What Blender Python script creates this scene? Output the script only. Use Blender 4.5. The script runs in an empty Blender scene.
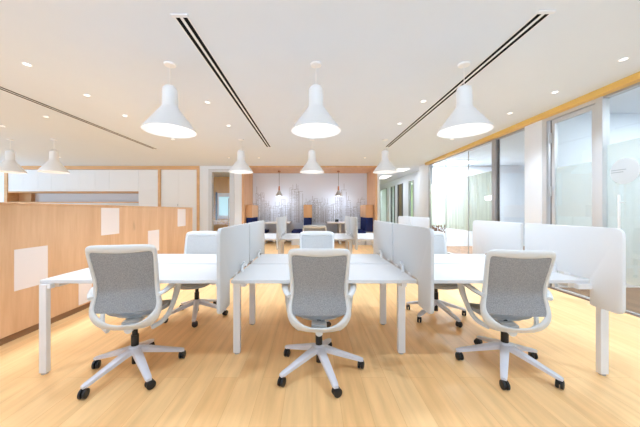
import bpy, bmesh, math, random
from mathutils import Vector, Matrix
random.seed(7)
SC = bpy.context.scene
COL = SC.collection
PI = math.pi
# ------------------------------------------------------------------ camera
F, CX, CY, H = 265.0, 312.0, 211.0, 1.29      # focal length in px, vanishing point, eye height
CEIL = 2.945
cam_d = bpy.data.cameras.new('camera')
cam = bpy.data.objects.new('camera', cam_d)
COL.objects.link(cam)
cam.location = (0, 0, H)
cam.rotation_euler = (PI / 2, 0, 0)
cam_d.sensor_width = 36.0
cam_d.lens = 36.0 * F / 640.0
cam_d.shift_x = (320.0 - CX) / 640.0
cam_d.shift_y = -(213.5 - CY) / 640.0
cam_d.clip_start = 0.05
SC.camera = cam

# ------------------------------------------------------------------ materials
def new_mat(name):
    m = bpy.data.materials.new(name)
    m.use_nodes = True
    nt = m.node_tree
    b = nt.nodes['Principled BSDF']
    return m, nt, b

def srgb(r, g, b):
    f = lambda c: (c / 255 / 12.92) if c / 255 <= .04045 else ((c / 255 + .055) / 1.055) ** 2.4
    return (f(r), f(g), f(b), 1)

def plain(name, col, rough=.5, metal=0.0, spec=.5, bump=0.0, bscale=300.0, var=0.0):
    m, nt, b = new_mat(name)
    b.inputs['Base Color'].default_value = col
    b.inputs['Roughness'].default_value = rough
    b.inputs['Metallic'].default_value = metal
    b.inputs['Specular IOR Level'].default_value = spec
    tc = nt.nodes.new('ShaderNodeTexCoord')
    n = nt.nodes.new('ShaderNodeTexNoise')
    n.inputs['Scale'].default_value = bscale
    n.inputs['Detail'].default_value = 3
    nt.links.new(tc.outputs['Object'], n.inputs['Vector'])
    if var > 0:
        mx = nt.nodes.new('ShaderNodeMix'); mx.data_type = 'RGBA'
        mx.inputs[6].default_value = tuple(c * (1 - var) for c in col[:3]) + (1,)
        mx.inputs[7].default_value = tuple(min(1, c * (1 + var)) for c in col[:3]) + (1,)
        nt.links.new(n.outputs['Fac'], mx.inputs[0])
        nt.links.new(mx.outputs[2], b.inputs['Base Color'])
    if bump > 0:
        bp = nt.nodes.new('ShaderNodeBump')
        bp.inputs['Strength'].default_value = bump
        bp.inputs['Distance'].default_value = .002
        nt.links.new(n.outputs['Fac'], bp.inputs['Height'])
        nt.links.new(bp.outputs['Normal'], b.inputs['Normal'])
    return m

def wood(name, c_light, c_dark, axis='Z', rough=.45, scale=1.0, knots=.35, kn=False):
    """veneer: stretched grain noise with soft cathedral figure"""
    m, nt, b = new_mat(name)
    tc = nt.nodes.new('ShaderNodeTexCoord')
    mp = nt.nodes.new('ShaderNodeMapping')
    s = {'X': (.35, 4, 4), 'Y': (4, .35, 4), 'Z': (4, 4, .35)}[axis]
    mp.inputs['Scale'].default_value = tuple(v * scale for v in s)
    nt.links.new(tc.outputs['Object'], mp.inputs['Vector'])
    n1 = nt.nodes.new('ShaderNodeTexNoise'); n1.inputs['Scale'].default_value = 1.6; n1.inputs['Detail'].default_value = 4
    n1.inputs['Distortion'].default_value = .8
    n2 = nt.nodes.new('ShaderNodeTexNoise'); n2.inputs['Scale'].default_value = 14; n2.inputs['Detail'].default_value = 3
    nt.links.new(mp.outputs['Vector'], n1.inputs['Vector'])
    nt.links.new(mp.outputs['Vector'], n2.inputs['Vector'])
    ad = nt.nodes.new('ShaderNodeMath'); ad.operation = 'MULTIPLY_ADD'
    nt.links.new(n2.outputs['Fac'], ad.inputs[0]); ad.inputs[1].default_value = knots
    nt.links.new(n1.outputs['Fac'], ad.inputs[2])
    cr = nt.nodes.new('ShaderNodeValToRGB')
    cr.color_ramp.elements[0].position = .40; cr.color_ramp.elements[0].color = c_dark
    cr.color_ramp.elements[1].position = .85; cr.color_ramp.elements[1].color = c_light
    nt.links.new(ad.outputs[0], cr.inputs['Fac'])
    # small scattered knots
    mk = nt.nodes.new('ShaderNodeMapping'); ks = {'X': (.9, 2.4, 2.4), 'Y': (2.4, .9, 2.4), 'Z': (2.4, 2.4, .9)}[axis]
    mk.inputs['Scale'].default_value = ks
    nt.links.new(tc.outputs['Object'], mk.inputs['Vector'])
    nd = nt.nodes.new('ShaderNodeTexNoise'); nd.inputs['Scale'].default_value = 9
    nt.links.new(mk.outputs['Vector'], nd.inputs['Vector'])
    vd = nt.nodes.new('ShaderNodeVectorMath'); vd.operation = 'MULTIPLY_ADD'
    vd.inputs[1].default_value = (.16, .16, .16)
    nt.links.new(nd.outputs['Color'], vd.inputs[0]); nt.links.new(mk.outputs['Vector'], vd.inputs[2])
    vo = nt.nodes.new('ShaderNodeTexVoronoi'); vo.inputs['Scale'].default_value = 1.6
    nt.links.new(vd.outputs[0], vo.inputs['Vector'])
    rk = nt.nodes.new('ShaderNodeMapRange'); rk.inputs[1].default_value = .03; rk.inputs[2].default_value = .16
    rk.inputs[3].default_value = .35 if kn else 0; rk.inputs[4].default_value = 0
    nt.links.new(vo.outputs['Distance'], rk.inputs[0])
    mk2 = nt.nodes.new('ShaderNodeMix'); mk2.data_type = 'RGBA'
    nt.links.new(rk.outputs[0], mk2.inputs[0]); nt.links.new(cr.outputs['Color'], mk2.inputs[6])
    mk2.inputs[7].default_value = tuple(c * .55 for c in c_dark[:3]) + (1,)
    nt.links.new(mk2.outputs[2], b.inputs['Base Color'])
    b.inputs['Roughness'].default_value = rough
    return m

def planks(name, cols, rough=.4, width=.19, length=1.5, mortar=.0015, spec=.4):
    m, nt, b = new_mat(name)
    tc = nt.nodes.new('ShaderNodeTexCoord')
    mp = nt.nodes.new('ShaderNodeMapping')
    mp.inputs['Rotation'].default_value = (0, 0, PI / 2)
    nt.links.new(tc.outputs['Object'], mp.inputs['Vector'])
    br = nt.nodes.new('ShaderNodeTexBrick')
    br.inputs['Scale'].default_value = 1
    br.inputs['Brick Width'].default_value = length
    br.inputs['Row Height'].default_value = width
    br.inputs['Mortar Size'].default_value = mortar
    br.inputs['Color1'].default_value = cols[0]
    br.inputs['Color2'].default_value = cols[1]
    br.inputs['Mortar'].default_value = cols[2]
    br.offset = .37
    nt.links.new(mp.outputs['Vector'], br.inputs['Vector'])
    m2 = nt.nodes.new('ShaderNodeMapping'); m2.inputs['Scale'].default_value = (9, .8, 1)
    nt.links.new(tc.outputs['Object'], m2.inputs['Vector'])
    n = nt.nodes.new('ShaderNodeTexNoise'); n.inputs['Scale'].default_value = 2.2; n.inputs['Detail'].default_value = 5
    nt.links.new(m2.outputs['Vector'], n.inputs['Vector'])
    cr = nt.nodes.new('ShaderNodeValToRGB')
    cr.color_ramp.elements[0].position = .3; cr.color_ramp.elements[0].color = (.86, .84, .80, 1)
    cr.color_ramp.elements[1].position = .7; cr.color_ramp.elements[1].color = (1.04, 1.03, 1.02, 1)
    nt.links.new(n.outputs['Fac'], cr.inputs['Fac'])
    mx = nt.nodes.new('ShaderNodeMix'); mx.data_type = 'RGBA'; mx.blend_type = 'MULTIPLY'
    mx.inputs[0].default_value = 1
    nt.links.new(br.outputs['Color'], mx.inputs[6])
    nt.links.new(cr.outputs['Color'], mx.inputs[7])
    nt.links.new(mx.outputs[2], b.inputs['Base Color'])
    b.inputs['Roughness'].default_value = rough
    b.inputs['Specular IOR Level'].default_value = spec
    return m

def glass(name, tint=(.96, .98, .97, 1), refl=.07):
    m, nt, b = new_mat(name)
    nt.nodes.remove(b)
    out = nt.nodes['Material Output']
    t = nt.nodes.new('ShaderNodeBsdfTransparent'); t.inputs['Color'].default_value = tint
    g = nt.nodes.new('ShaderNodeBsdfGlossy'); g.inputs['Roughness'].default_value = .02
    mx = nt.nodes.new('ShaderNodeMixShader')
    mx.inputs[0].default_value = refl
    nt.links.new(t.outputs[0], mx.inputs[1]); nt.links.new(g.outputs[0], mx.inputs[2])
    nt.links.new(mx.outputs[0], out.inputs['Surface'])
    return m

def film(name, col, fac=.6, stripes=False):
    """frosted window film: partly see-through, partly scattering"""
    m, nt, b = new_mat(name)
    nt.nodes.remove(b)
    out = nt.nodes['Material Output']
    t = nt.nodes.new('ShaderNodeBsdfTransparent')
    d = nt.nodes.new('ShaderNodeBsdfDiffuse'); d.inputs['Color'].default_value = col
    l = nt.nodes.new('ShaderNodeBsdfTranslucent'); l.inputs['Color'].default_value = col
    a = nt.nodes.new('ShaderNodeMixShader'); a.inputs[0].default_value = .5
    nt.links.new(d.outputs[0], a.inputs[1]); nt.links.new(l.outputs[0], a.inputs[2])
    mx = nt.nodes.new('ShaderNodeMixShader'); mx.inputs[0].default_value = fac
    if stripes:
        tc = nt.nodes.new('ShaderNodeTexCoord')
        w = nt.nodes.new('ShaderNodeTexNoise'); w.inputs['Scale'].default_value = 1.0; w.inputs['Detail'].default_value = 1
        mp = nt.nodes.new('ShaderNodeMapping'); mp.inputs['Scale'].default_value = (0, 9, .05)
        nt.links.new(tc.outputs['Object'], mp.inputs['Vector']); nt.links.new(mp.outputs['Vector'], w.inputs['Vector'])
        r = nt.nodes.new('ShaderNodeMapRange')
        r.inputs[1].default_value = .4; r.inputs[2].default_value = .62
        r.inputs[3].default_value = fac - .06; r.inputs[4].default_value = min(1, fac + .12)
        nt.links.new(w.outputs['Fac'], r.inputs[0]); nt.links.new(r.outputs[0], mx.inputs[0])
    nt.links.new(t.outputs[0], mx.inputs[1]); nt.links.new(a.outputs[0], mx.inputs[2])
    nt.links.new(mx.outputs[0], out.inputs['Surface'])
    return m

def emit(name, col, strength):
    m, nt, b = new_mat(name)
    b.inputs['Base Color'].default_value = col
    b.inputs['Emission Color'].default_value = col
    b.inputs['Emission Strength'].default_value = strength
    return m

def mesh_fabric(name, col, alt):
    """fine woven mesh: two-tone checker weave with a bump"""
    m, nt, b = new_mat(name)
    tc = nt.nodes.new('ShaderNodeTexCoord')
    n = nt.nodes.new('ShaderNodeTexNoise'); n.inputs['Scale'].default_value = 260; n.inputs['Detail'].default_value = 2
    mp = nt.nodes.new('ShaderNodeMapping'); mp.inputs['Scale'].default_value = (1, 1, .55)
    nt.links.new(tc.outputs['Object'], mp.inputs['Vector']); nt.links.new(mp.outputs['Vector'], n.inputs['Vector'])
    mx = nt.nodes.new('ShaderNodeMix'); mx.data_type = 'RGBA'
    mx.inputs[6].default_value = alt; mx.inputs[7].default_value = col
    cr = nt.nodes.new('ShaderNodeMapRange'); cr.inputs[1].default_value = .35; cr.inputs[2].default_value = .65
    nt.links.new(n.outputs['Fac'], cr.inputs[0]); nt.links.new(cr.outputs[0], mx.inputs[0])
    nt.links.new(mx.outputs[2], b.inputs['Base Color'])
    b.inputs['Roughness'].default_value = .9
    b.inputs['Specular IOR Level'].default_value = .15
    return m

M = {}
M['floor'] = planks('oak_floor', (srgb(255, 212, 154), srgb(251, 202, 141), srgb(234, 183, 124)))
M['floor_dark'] = planks('walnut_floor', (srgb(150, 112, 82), srgb(120, 86, 62), srgb(70, 50, 36)), width=.15, rough=.45)
M['ceiling'] = plain('ceiling_paint', (.765, .815, .875, 1), .9, spec=.1, var=.01, bscale=3)
M['wall'] = plain('white_wall_paint', (.82, .85, .89, 1), .8, spec=.2, var=.01, bscale=4)
M['oak'] = wood('oak_veneer', srgb(234, 194, 154), srgb(214, 168, 124), 'Z', scale=.7, kn=True)
M['oak_x'] = wood('oak_veneer_horizontal', srgb(228, 184, 136), srgb(208, 160, 110), 'X', knots=.25)
M['oak_y'] = wood('oak_veneer_long', srgb(235, 195, 110), srgb(225, 180, 95), 'Y', knots=.2)
M['oak_deep'] = wood('oak_veneer_warm', srgb(230, 186, 144), srgb(210, 162, 118), 'Z', knots=.25)
M['amber'] = wood('amber_wood', srgb(236, 190, 110), srgb(214, 160, 84), 'Z', knots=.2)
M['skirting'] = plain('brown_skirting', srgb(150, 112, 78), .6)
M['white'] = plain('white_laminate', (.71, .71, .715, 1), .6, spec=.25, var=.006, bscale=8)
M['white_metal'] = plain('white_powder_coat', (.85, .85, .86, 1), .4, bump=.05, bscale=400)
M['inset'] = plain('pale_acrylic', srgb(246, 238, 236), .25)
M['cabinet'] = plain('white_cabinet_lacquer', (.83, .83, .83, 1), .4)
M['screen'] = plain('grey_felt', srgb(206, 206, 206), .95, spec=.1, bump=.15, bscale=500, var=.03)
M['screen_lit'] = plain('grey_felt_lit', srgb(230, 230, 230), .9, spec=.1, bump=.12, bscale=500, var=.015)  # paler copy of the grey felt: stronger light on outer screens put into colour
M['screen_edge'] = plain('grey_felt_edge', srgb(190, 190, 190), .9, spec=.1)
M['frame'] = plain('light_grey_plastic', srgb(222, 223, 222), .4, bump=.03, bscale=500)
M['base'] = plain('pale_grey_nylon', srgb(220, 220, 228), .4, bump=.03, bscale=500)
M['mesh'] = mesh_fabric('grey_mesh', srgb(168, 169, 170), srgb(138, 138, 140))
M['pad'] = mesh_fabric('light_grey_knit', srgb(208, 209, 209), srgb(192, 193, 193))
M['seat'] = mesh_fabric('seat_fabric', srgb(182, 183, 184), srgb(164, 165, 167))
M['black'] = plain('black_plastic', (.012, .012, .013, 1), .4)
M['slot'] = plain('black_slot', (.006, .006, .006, 1), .8, spec=.1)
M['pendant'] = plain('white_enamel', (.9, .9, .9, 1), .3)
M['grey_shade'] = plain('concrete_grey', srgb(170, 172, 172), .6)
M['copper'] = wood('pendant_wood', srgb(206, 140, 92), srgb(176, 108, 66), 'Z')
M['glow'] = emit('lamp_glow', (1, .98, .95, 1), 6)
M['glow_soft'] = emit('diffuser_glow', (1, .99, .97, 1), 2)
M['alu'] = plain('aluminium', (.44, .445, .45, 1), .4, metal=.4)
M['alu_dark'] = plain('dark_gasket', (.10, .10, .105, 1), .5)
M['alu_light'] = plain('light_aluminium', (.62, .625, .63, 1), .4, metal=.2)
M['glass'] = glass('clear_glass')
M['glass_dim'] = glass('daylight_dimming_glass', (.42, .43, .43, 1))  # tint added to dim the daylight coming through the outer windows
M['film_blue'] = film('frosted_film', srgb(226, 230, 227), .62)
M['film_green'] = film('striped_film', srgb(226, 232, 214), .6, stripes=True)
M['film_white'] = film('white_film', (.80, .80, .80, 1), .9)
M['mural'] = plain('mural_ground', srgb(226, 233, 244), .8, spec=.1)
M['ink'] = plain('mural_ink', srgb(162, 162, 166), .8, spec=.1)
M['navy'] = plain('navy_upholstery', srgb(38, 50, 100), .85, spec=.15, var=.1)
M['green'] = plain('green_wall_paint', srgb(196, 220, 160), .8)
M['olive'] = plain('olive_brown_panel', srgb(120, 104, 76), .6)
M['backsplash'] = plain('grey_back_painted_glass', srgb(236, 238, 240), .12, spec=.6)
M['sky_pane'] = emit('daylit_pane', srgb(176, 214, 228), .75)
M['twig'] = plain('dried_stem', srgb(132, 96, 70), .9, var=.2)
M['ceramic'] = plain('white_ceramic', (.85, .85, .85, 1), .3)

# ------------------------------------------------------------------ mesh helpers
JIT = random.Random(5)
class MB:
    def __init__(s): s.bm = bmesh.new()
    def box(s, x0, x1, y0, y1, z0, z1, bev=0.0, seg=2):
        e = JIT.uniform(.0001, .0007)          # boxes that meet never share a face plane
        x0, x1 = min(x0, x1) - e, max(x0, x1) + e; y0, y1 = min(y0, y1) - e, max(y0, y1) + e; z0, z1 = min(z0, z1) + e * .3, max(z0, z1) - e * .3
        t = bmesh.new()
        bmesh.ops.create_cube(t, size=1)
        bmesh.ops.scale(t, vec=(abs(x1 - x0), abs(y1 - y0), abs(z1 - z0)), verts=t.verts)
        bmesh.ops.translate(t, vec=((x0 + x1) / 2, (y0 + y1) / 2, (z0 + z1) / 2), verts=t.verts)
        if bev > 0:
            bmesh.ops.bevel(t, geom=list(t.edges), offset=bev, segments=seg, affect='EDGES', profile=.5)
        s._join(t); return s
    def _join(s, t):
        me = bpy.data.meshes.new('tmp'); t.to_mesh(me); t.free()
        s.bm.from_mesh(me); bpy.data.meshes.remove(me)
    def lathe(s, prof, cx=0, cy=0, seg=32, cap0=False, cap1=False):
        t = bmesh.new(); rings = []
        for r, z in prof:
            rings.append([t.verts.new((cx + r * math.cos(2 * PI * k / seg), cy + r * math.sin(2 * PI * k / seg), z)) for k in range(seg)])
        for a, b in zip(rings, rings[1:]):
            for k in range(seg):
                t.faces.new((a[k], a[(k + 1) % seg], b[(k + 1) % seg], b[k]))
        if cap0: t.faces.new(rings[0][::-1])
        if cap1: t.faces.new(rings[-1])
        bmesh.ops.recalc_face_normals(t, faces=t.faces)
        s._join(t); return s
    def cyl(s, p0, p1, r0, r1=None, seg=16):
        return s.tube([p0, p1], [r0, r0 if r1 is None else r1], seg)
    def tube(s, pts, rad, seg=10, flat=None, up=None):
        """swept tube; flat=(a,b) makes an elliptical section a (side) x b (up)"""
        t = bmesh.new(); pts = [Vector(p) for p in pts]; n = len(pts)
        if not isinstance(rad, (list, tuple)): rad = [rad] * n
        rings = []; ref = Vector(up) if up else None
        for i, p in enumerate(pts):
            d = (pts[min(i + 1, n - 1)] - pts[max(i - 1, 0)]).normalized()
            if ref is None:
                ref = Vector((0, 0, 1)) if abs(d.z) < .9 else Vector((1, 0, 0))
            u = d.cross(ref)
            u = u.normalized() if u.length > 1e-5 else d.orthogonal().normalized()
            w = u.cross(d).normalized()
            if up is None: ref = w
            a, b = (flat if flat else (1, 1))
            rings.append([t.verts.new(p + u * (math.cos(2 * PI * k / seg) * rad[i] * a) + w * (math.sin(2 * PI * k / seg) * rad[i] * b)) for k in range(seg)])
        for a, b in zip(rings, rings[1:]):
            for k in range(seg):
                t.faces.new((a[k], a[(k + 1) % seg], b[(k + 1) % seg], b[k]))
        t.faces.new(rings[0][::-1]); t.faces.new(rings[-1])
        bmesh.ops.recalc_face_normals(t, faces=t.faces)
        s._join(t); return s
    def sphere(s, c, r, sx=1, sy=1, sz=1):
        t = bmesh.new()
        bmesh.ops.create_uvsphere(t, u_segments=20, v_segments=12, radius=r)
        bmesh.ops.scale(t, vec=(sx, sy, sz), verts=t.verts)
        bmesh.ops.translate(t, vec=c, verts=t.verts)
        s._join(t); return s
    def prism(s, poly, axis, a0, a1, bev=0.0):
        """extrude a 2-D outline along an axis ('X': poly is (y,z); 'Y': (x,z); 'Z': (x,y))"""
        t = bmesh.new()
        def P(q, a): return {'X': (a, q[0], q[1]), 'Y': (q[0], a, q[1]), 'Z': (q[0], q[1], a)}[axis]
        A = [t.verts.new(P(q, a0)) for q in poly]; B = [t.verts.new(P(q, a1)) for q in poly]
        t.faces.new(A); t.faces.new(B[::-1])
        n = len(poly)
        for k in range(n): t.faces.new((A[k], B[k], B[(k + 1) % n], A[(k + 1) % n]))
        bmesh.ops.recalc_face_normals(t, faces=t.faces)
        if bev > 0:
            ed = [e for e in t.edges if len(e.link_faces) == 2 and (e.link_faces[0].normal.angle(e.link_faces[1].normal) > 1.2)]
            bmesh.ops.bevel(t, geom=ed, offset=bev, segments=2, affect='EDGES', profile=.5)
        s._join(t); return s
    def loops(s, rings, closed=True, caps=True):
        t = bmesh.new(); R = [[t.verts.new(p) for p in r] for r in rings]
        n = len(R[0])
        for a, b in zip(R, R[1:]):
            for k in range(n if closed else n - 1):
                t.faces.new((a[k], a[(k + 1) % n], b[(k + 1) % n], b[k]))
        if caps: t.faces.new(R[0][::-1]); t.faces.new(R[-1])
        bmesh.ops.recalc_face_normals(t, faces=t.faces)
        s._join(t); return s
    def build(s, name, mat, parent=None, loc=None, smooth=False, sub=0):
        root = parent
        while root is not None and root.parent is not None: root = root.parent
        off = Vector(loc) if loc is not None else (Vector(root.location) if root is not None else Vector((0, 0, 0)))
        bmesh.ops.translate(s.bm, vec=-off, verts=s.bm.verts)
        me = bpy.data.meshes.new(name)
        s.bm.to_mesh(me); s.bm.free()
        me.materials.append(mat)
        if smooth:
            for p in me.polygons: p.use_smooth = True
            me.set_sharp_from_angle(angle=math.radians(40))
        o = bpy.data.objects.new(name, me); COL.objects.link(o)
        if parent is not None: o.parent = parent
        elif loc is not None: o.location = loc
        if sub:
            md = o.modifiers.new('subdivision', 'SUBSURF'); md.levels = sub; md.render_levels = sub
        return o

def tag(o, label=None, cat=None, group=None, kind=None):
    if label: o['label'] = label
    if cat: o['category'] = cat
    if group: o['group'] = group
    if kind: o['kind'] = kind
    return o

def empty(name, loc, label=None, cat=None, group=None, kind=None):
    o = bpy.data.objects.new(name, None); COL.objects.link(o)
    o.location = loc; o.empty_display_size = .1
    return tag(o, label, cat, group, kind)

def copy_tree(o, parent=None):
    c = o.copy(); COL.objects.link(c)
    if parent is not None: c.parent = parent
    for ch in list(o.children): copy_tree(ch, c)
    return c

def dup(proto, loc, label, rz=None, group=None, first=False):
    o = proto if first else copy_tree(proto)
    o.location = loc
    if rz is not None: o.rotation_euler = (0, 0, rz)
    o['label'] = label
    if group: o['group'] = group
    return o

def struct(name, mb, mat, parent=None, loc=None):
    o = mb.build(name, mat, parent, loc)
    if parent is None: o['kind'] = 'structure'
    return o

def at(u, v=None, Y=None, z=None):
    """a pixel of the photograph and a depth or height -> a point"""
    if Y is None: Y = (z - H) * F / (CY - v)
    return ((u - CX) * Y / F, Y, H + (CY - v) * Y / F if v is not None else None)

# ------------------------------------------------------------------ room shell
BACK = 9.74
GX = 4.02            # plane of the glass wall
struct('floor', MB().box(-12.6, GX - .06, -3.2, 19, -.1, 0), M['floor'])
struct('floor_meeting_rooms', MB().box(GX - .06, 8.2, -3.2, 19, -.1, 0), M['floor_dark'])
struct('ceiling', MB().box(-12.6, 8.2, -3.2, 19.2, CEIL, CEIL + .12), M['ceiling'])
# back wall pieces round the kitchen, the door and the booth niche
wb = MB()
KX0, KX1 = -11.26, -4.13           # kitchen unit
DX0, DX1 = at(208.8, Y=BACK)[0], at(234.5, Y=BACK)[0]
NX0, NX1 = -2.50, 2.32
wb.box(KX1, DX0, BACK, BACK + .18, 0, CEIL)
wb.box(DX0, DX1, BACK, BACK + .18, 2.83, CEIL)
wb.box(DX1, NX0 - .08, BACK - .02, BACK + .18, 0, CEIL)
wb.box(NX0 - .2, NX0 - .06, BACK + .18, 11.35, 0, CEIL)
wb.box(NX1 + .06, NX1 + .16, BACK - .02, 18.9, 0, CEIL)
wb.box(NX0 - .2, NX1 + .16, 11.22, 11.35, 0, CEIL)
wb.box(KX0 - .3, KX1, BACK + .62, BACK + .75, 0, CEIL)
wb.box(-12.5, KX0 - .9, BACK, BACK + .18, 0, CEIL)
wb.box(KX0 - .12, KX0 - .04, BACK, BACK + .7, 0, CEIL)
wb.box(KX0 - .9, KX0 - .12, BACK, BACK + .18, 2.65, CEIL)
wb.box(KX0 - .9, KX0 - .12, BACK, BACK + .18, 0, .5)
struct('wall_back', wb, M['wall'])
struct('wall_left', MB().box(-12.6, -12.45, -3.2, BACK + .2, 0, .12).box(-12.6, -12.45, -3.2, BACK + .2, CEIL - .1, CEIL), M['wall'])
struct('wall_front', MB().box(-12.6, 8.2, -3.3, -3.2, 0, .12).box(-12.6, 8.2, -3.3, -3.2, CEIL - .1, CEIL), M['wall'])
wf_ = empty('window_12', (-2, -3.25, .12), kind='structure')  # unseen glazed front, added to let flat fill light in behind the camera
t = MB()
for k in range(12):
    x = -12.6 + k * 1.885; t.box(x, x + .06, -3.29, -3.21, .12, CEIL - .1)
t.build('window_frame', M['white_metal'], wf_)
MB().box(-12.5, 8.1, -3.255, -3.245, .12, CEIL - .1).build('pane', M['glass'], wf_)
wl_ = empty('window_10', (-12.52, 3.2, .12), kind='structure')
t = MB()
for k in range(8):
    y = -3.2 + k * 1.84; t.box(-12.57, -12.47, y, y + .06, .12, CEIL - .1)
t.build('window_frame', M['white_metal'], wl_)
MB().box(-12.53, -12.52, -3.2, BACK + .2, .12, CEIL - .1).build('pane', M['glass'], wl_)
w = empty('window_1', (KX0 - .5, BACK + .08, .5), kind='structure')
MB().box(KX0 - .9, KX0 - .12, BACK + .06, BACK + .075, .5, 2.65).build('pane', M['glass'], w)
fr = MB()
for a in (KX0 - .9, KX0 - .16): fr.box(a, a + .04, BACK + .03, BACK + .11, .5, 2.65)
for a in (.5, 2.61): fr.box(KX0 - .9, KX0 - .12, BACK + .03, BACK + .11, a, a + .04)
fr.build('window_frame', M['white_metal'], w)

# oak frame lining the booth niche
tr = MB()
tr.box(NX0 - .07, NX0, BACK - .05, 11.2, 0, 2.885)
tr.box(NX1, NX1 + .07, BACK - .05, 11.2, 0, 2.885)
tr.box(NX0 - .07, NX1 + .07, BACK - .05, 11.2, 2.885, CEIL - .005)
struct('trim_1', tr, M['oak_deep'])

# ------------------------------------------------------------------ glass wall on the right
gw = empty('window_2', (GX, 6.8, 0), kind='structure')
def yu(u): return GX * F / (u - CX)
TOP = 2.83
struct('trim_2', MB().box(GX - .14, GX + .05, -2.5, yu(429), CEIL - .085, CEIL - .002), M['oak_y'])
# fixed lights of the far meeting room
fr = MB()
y0, y1 = yu(495.5), yu(430.5)
fr.box(GX - .04, GX + .04, y0, y1, TOP, CEIL - .085)
fr.box(GX - .04, GX + .04, y0, y1, 0, .07)
fr.box(GX - .05, GX + .05, y1 - .06, y1 + .04, 0, CEIL - .085)
fr.box(GX - .05, GX + .05, y0 - .07, y0 + .05, 0, CEIL - .085)
fr.build('window_frame', M['alu'], gw)
MB().box(GX - .006, GX + .006, y0 + .05, y0 + .072, .07, TOP).build('gasket', M['alu_dark'], gw)
for a, b_ in ((430.5, 446), (446, 468.5), (468.5, 495.5)):
    p = MB().box(GX - .006, GX + .006, yu(b_) + .006, yu(a) - .006, .07, TOP).build('pane', M['glass'], gw)
MB().box(GX + .008, GX + .01, y0 + .06, y1 - .06, .78, 2.19).build('privacy_film', M['film_green'], gw)
j = MB()
for u in (446, 468.5): j.box(GX - .008, GX + .008, yu(u) - .006, yu(u) + .006, .07, TOP)
j.build('joint', M['alu'], gw)
# clear light beside it
g2 = empty('window_3', (GX, 5.3, 0), kind='structure')
y0, y1 = yu(526.5), yu(497.5)
MB().box(GX - .006, GX + .006, y0, y1, .07, TOP).build('pane', M['glass'], g2)
f2 = MB(); f2.box(GX - .035, GX + .035, y0, y1, TOP, CEIL - .085); f2.box(GX - .035, GX + .035, y0, y1, 0, .07)
f2.box(GX - .035, GX + .035, y0 - .03, y0, 0, CEIL - .085)
f2.build('window_frame', M['alu'], g2)
k2 = MB(); k2.box(GX - .008, GX + .008, y1 - .05, y1 - .015, .07, TOP); k2.box(GX - .008, GX + .008, y0, y0 + .02, .07, TOP)
k2.build('gasket', M['alu_dark'], g2)
# solid pier where the room partition meets the glass wall
pr = MB()
pr.box(GX - .06, GX + .06, yu(545), yu(526.5) - .03, 0, CEIL - .085)
pr.box(GX + .06, 8.1, 4.50, 4.64, 0, CEIL)
struct('wall_meeting_room', pr, M['wall'])
struct('baseboard_meeting_room', MB().box(GX + .02, 8.1, 4.47, 4.50, 0, .13), M['white_metal'])
# glazed door, ajar into its frame, near meeting room
d1 = empty('door_1', (GX, yu(572), 0), kind='structure')
f3 = MB()
f3.box(GX - .05, GX + .05, yu(549.5), yu(545), 0, CEIL - .085)
f3.box(GX - .05, GX + .05, yu(606), yu(598.5), 0, CEIL - .085)
f3.box(GX - .05, GX + .05, yu(598.5), yu(549.5), TOP - .02, CEIL - .085)
f3.build('door_frame', M['alu_light'], d1)
ya, yb = yu(597), yu(553)
lf = MB()
for a, b_ in ((ya, ya + .05), (yb - .05, yb)): lf.box(GX - .02, GX + .03, a, b_, .02, TOP - .03)
lf.box(GX - .02, GX + .03, ya, yb, TOP - .09, TOP - .03); lf.box(GX - .015, GX + .015, ya, yb, .01, .035)
leaf = lf.build('door_leaf', M['alu_light'], d1)
MB().box(GX - .001, GX + .008, ya + .05, yb - .05, .035, TOP - .09).build('pane', M['glass'], leaf)
MB().box(GX + .009, GX + .011, ya + .05, yb - .05, .38, 2.0).build('privacy_film', M['film_blue'], leaf)
gk = MB(); gk.box(GX - .01, GX + .01, yb + .005, yb + .035, .02, TOP - .025); gk.box(GX - .01, GX + .01, ya - .018, ya - .006, .02, TOP - .025)
gk.build('gasket', M['alu_dark'], d1)
hg = MB()
for z in (2.5, 1.62, .3): hg.cyl((GX - .055, yb - .01, z - .08), (GX - .055, yb - .01, z + .08), .016)
hg.build('hinge', M['alu'], d1)
# wide glass leaf next to the camera
d2 = empty('door_2', (GX, 2.9, 0), kind='structure')
y0, y1 = 1.7, yu(606)
MB().box(GX - .006, GX + .006, y0, y1, .02, TOP).build('pane', M['glass'], d2)
MB().box(GX + .008, GX + .01, y0, y1 - .01, .36, 2.19).build('privacy_film', M['film_blue'], d2)
f4 = MB(); f4.box(GX - .04, GX + .04, -2.5, y1, TOP, CEIL - .085); f4.box(GX - .02, GX + .02, y0, y1, 0, .02)
f4.box(GX - .04, GX + .04, y0 - .06, y0, 0, CEIL - .085)
f4.build('door_frame', M['alu'], d2)
hy = yu(624.5)
h = MB().cyl((GX - .07, hy, .55), (GX - .07, hy, 1.50), .013)
for z in (.65, 1.4): h.cyl((GX - .07, hy, z), (GX - .004, hy, z), .008)
h.build('pull_handle', M['white_metal'], d2)
# fixed glass running on past the camera
g5 = empty('window_4', (GX, 0, 0), kind='structure')
MB().box(GX - .006, GX + .006, -2.5, 1.64, .07, TOP).build('pane', M['glass'], g5)
MB().box(GX - .03, GX + .03, -2.5, 1.64, 0, .07).build('window_frame', M['alu'], g5)
# round frosted sign on the glass
sy, sz = yu(625), H + 40 * yu(625) / F
sg = empty('round_sign', (GX - .008, sy, sz), 'white frosted round sign with tiny grey lines, stuck on the glass door', 'sign')
t = MB(); t.tube([(GX - .009, sy, sz), (GX - .007, sy, sz)], .165, 48); t.build('disc', M['film_white'], sg)
t = MB()
for dz, w0, w1 in ((.018, -.02, .15), (-.012, .01, .15)): t.box(GX - .0105, GX - .0095, sy + w0, sy + w1, sz + dz, sz + dz + .009)
t.build('print', M['grey_shade'], sg)

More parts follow.
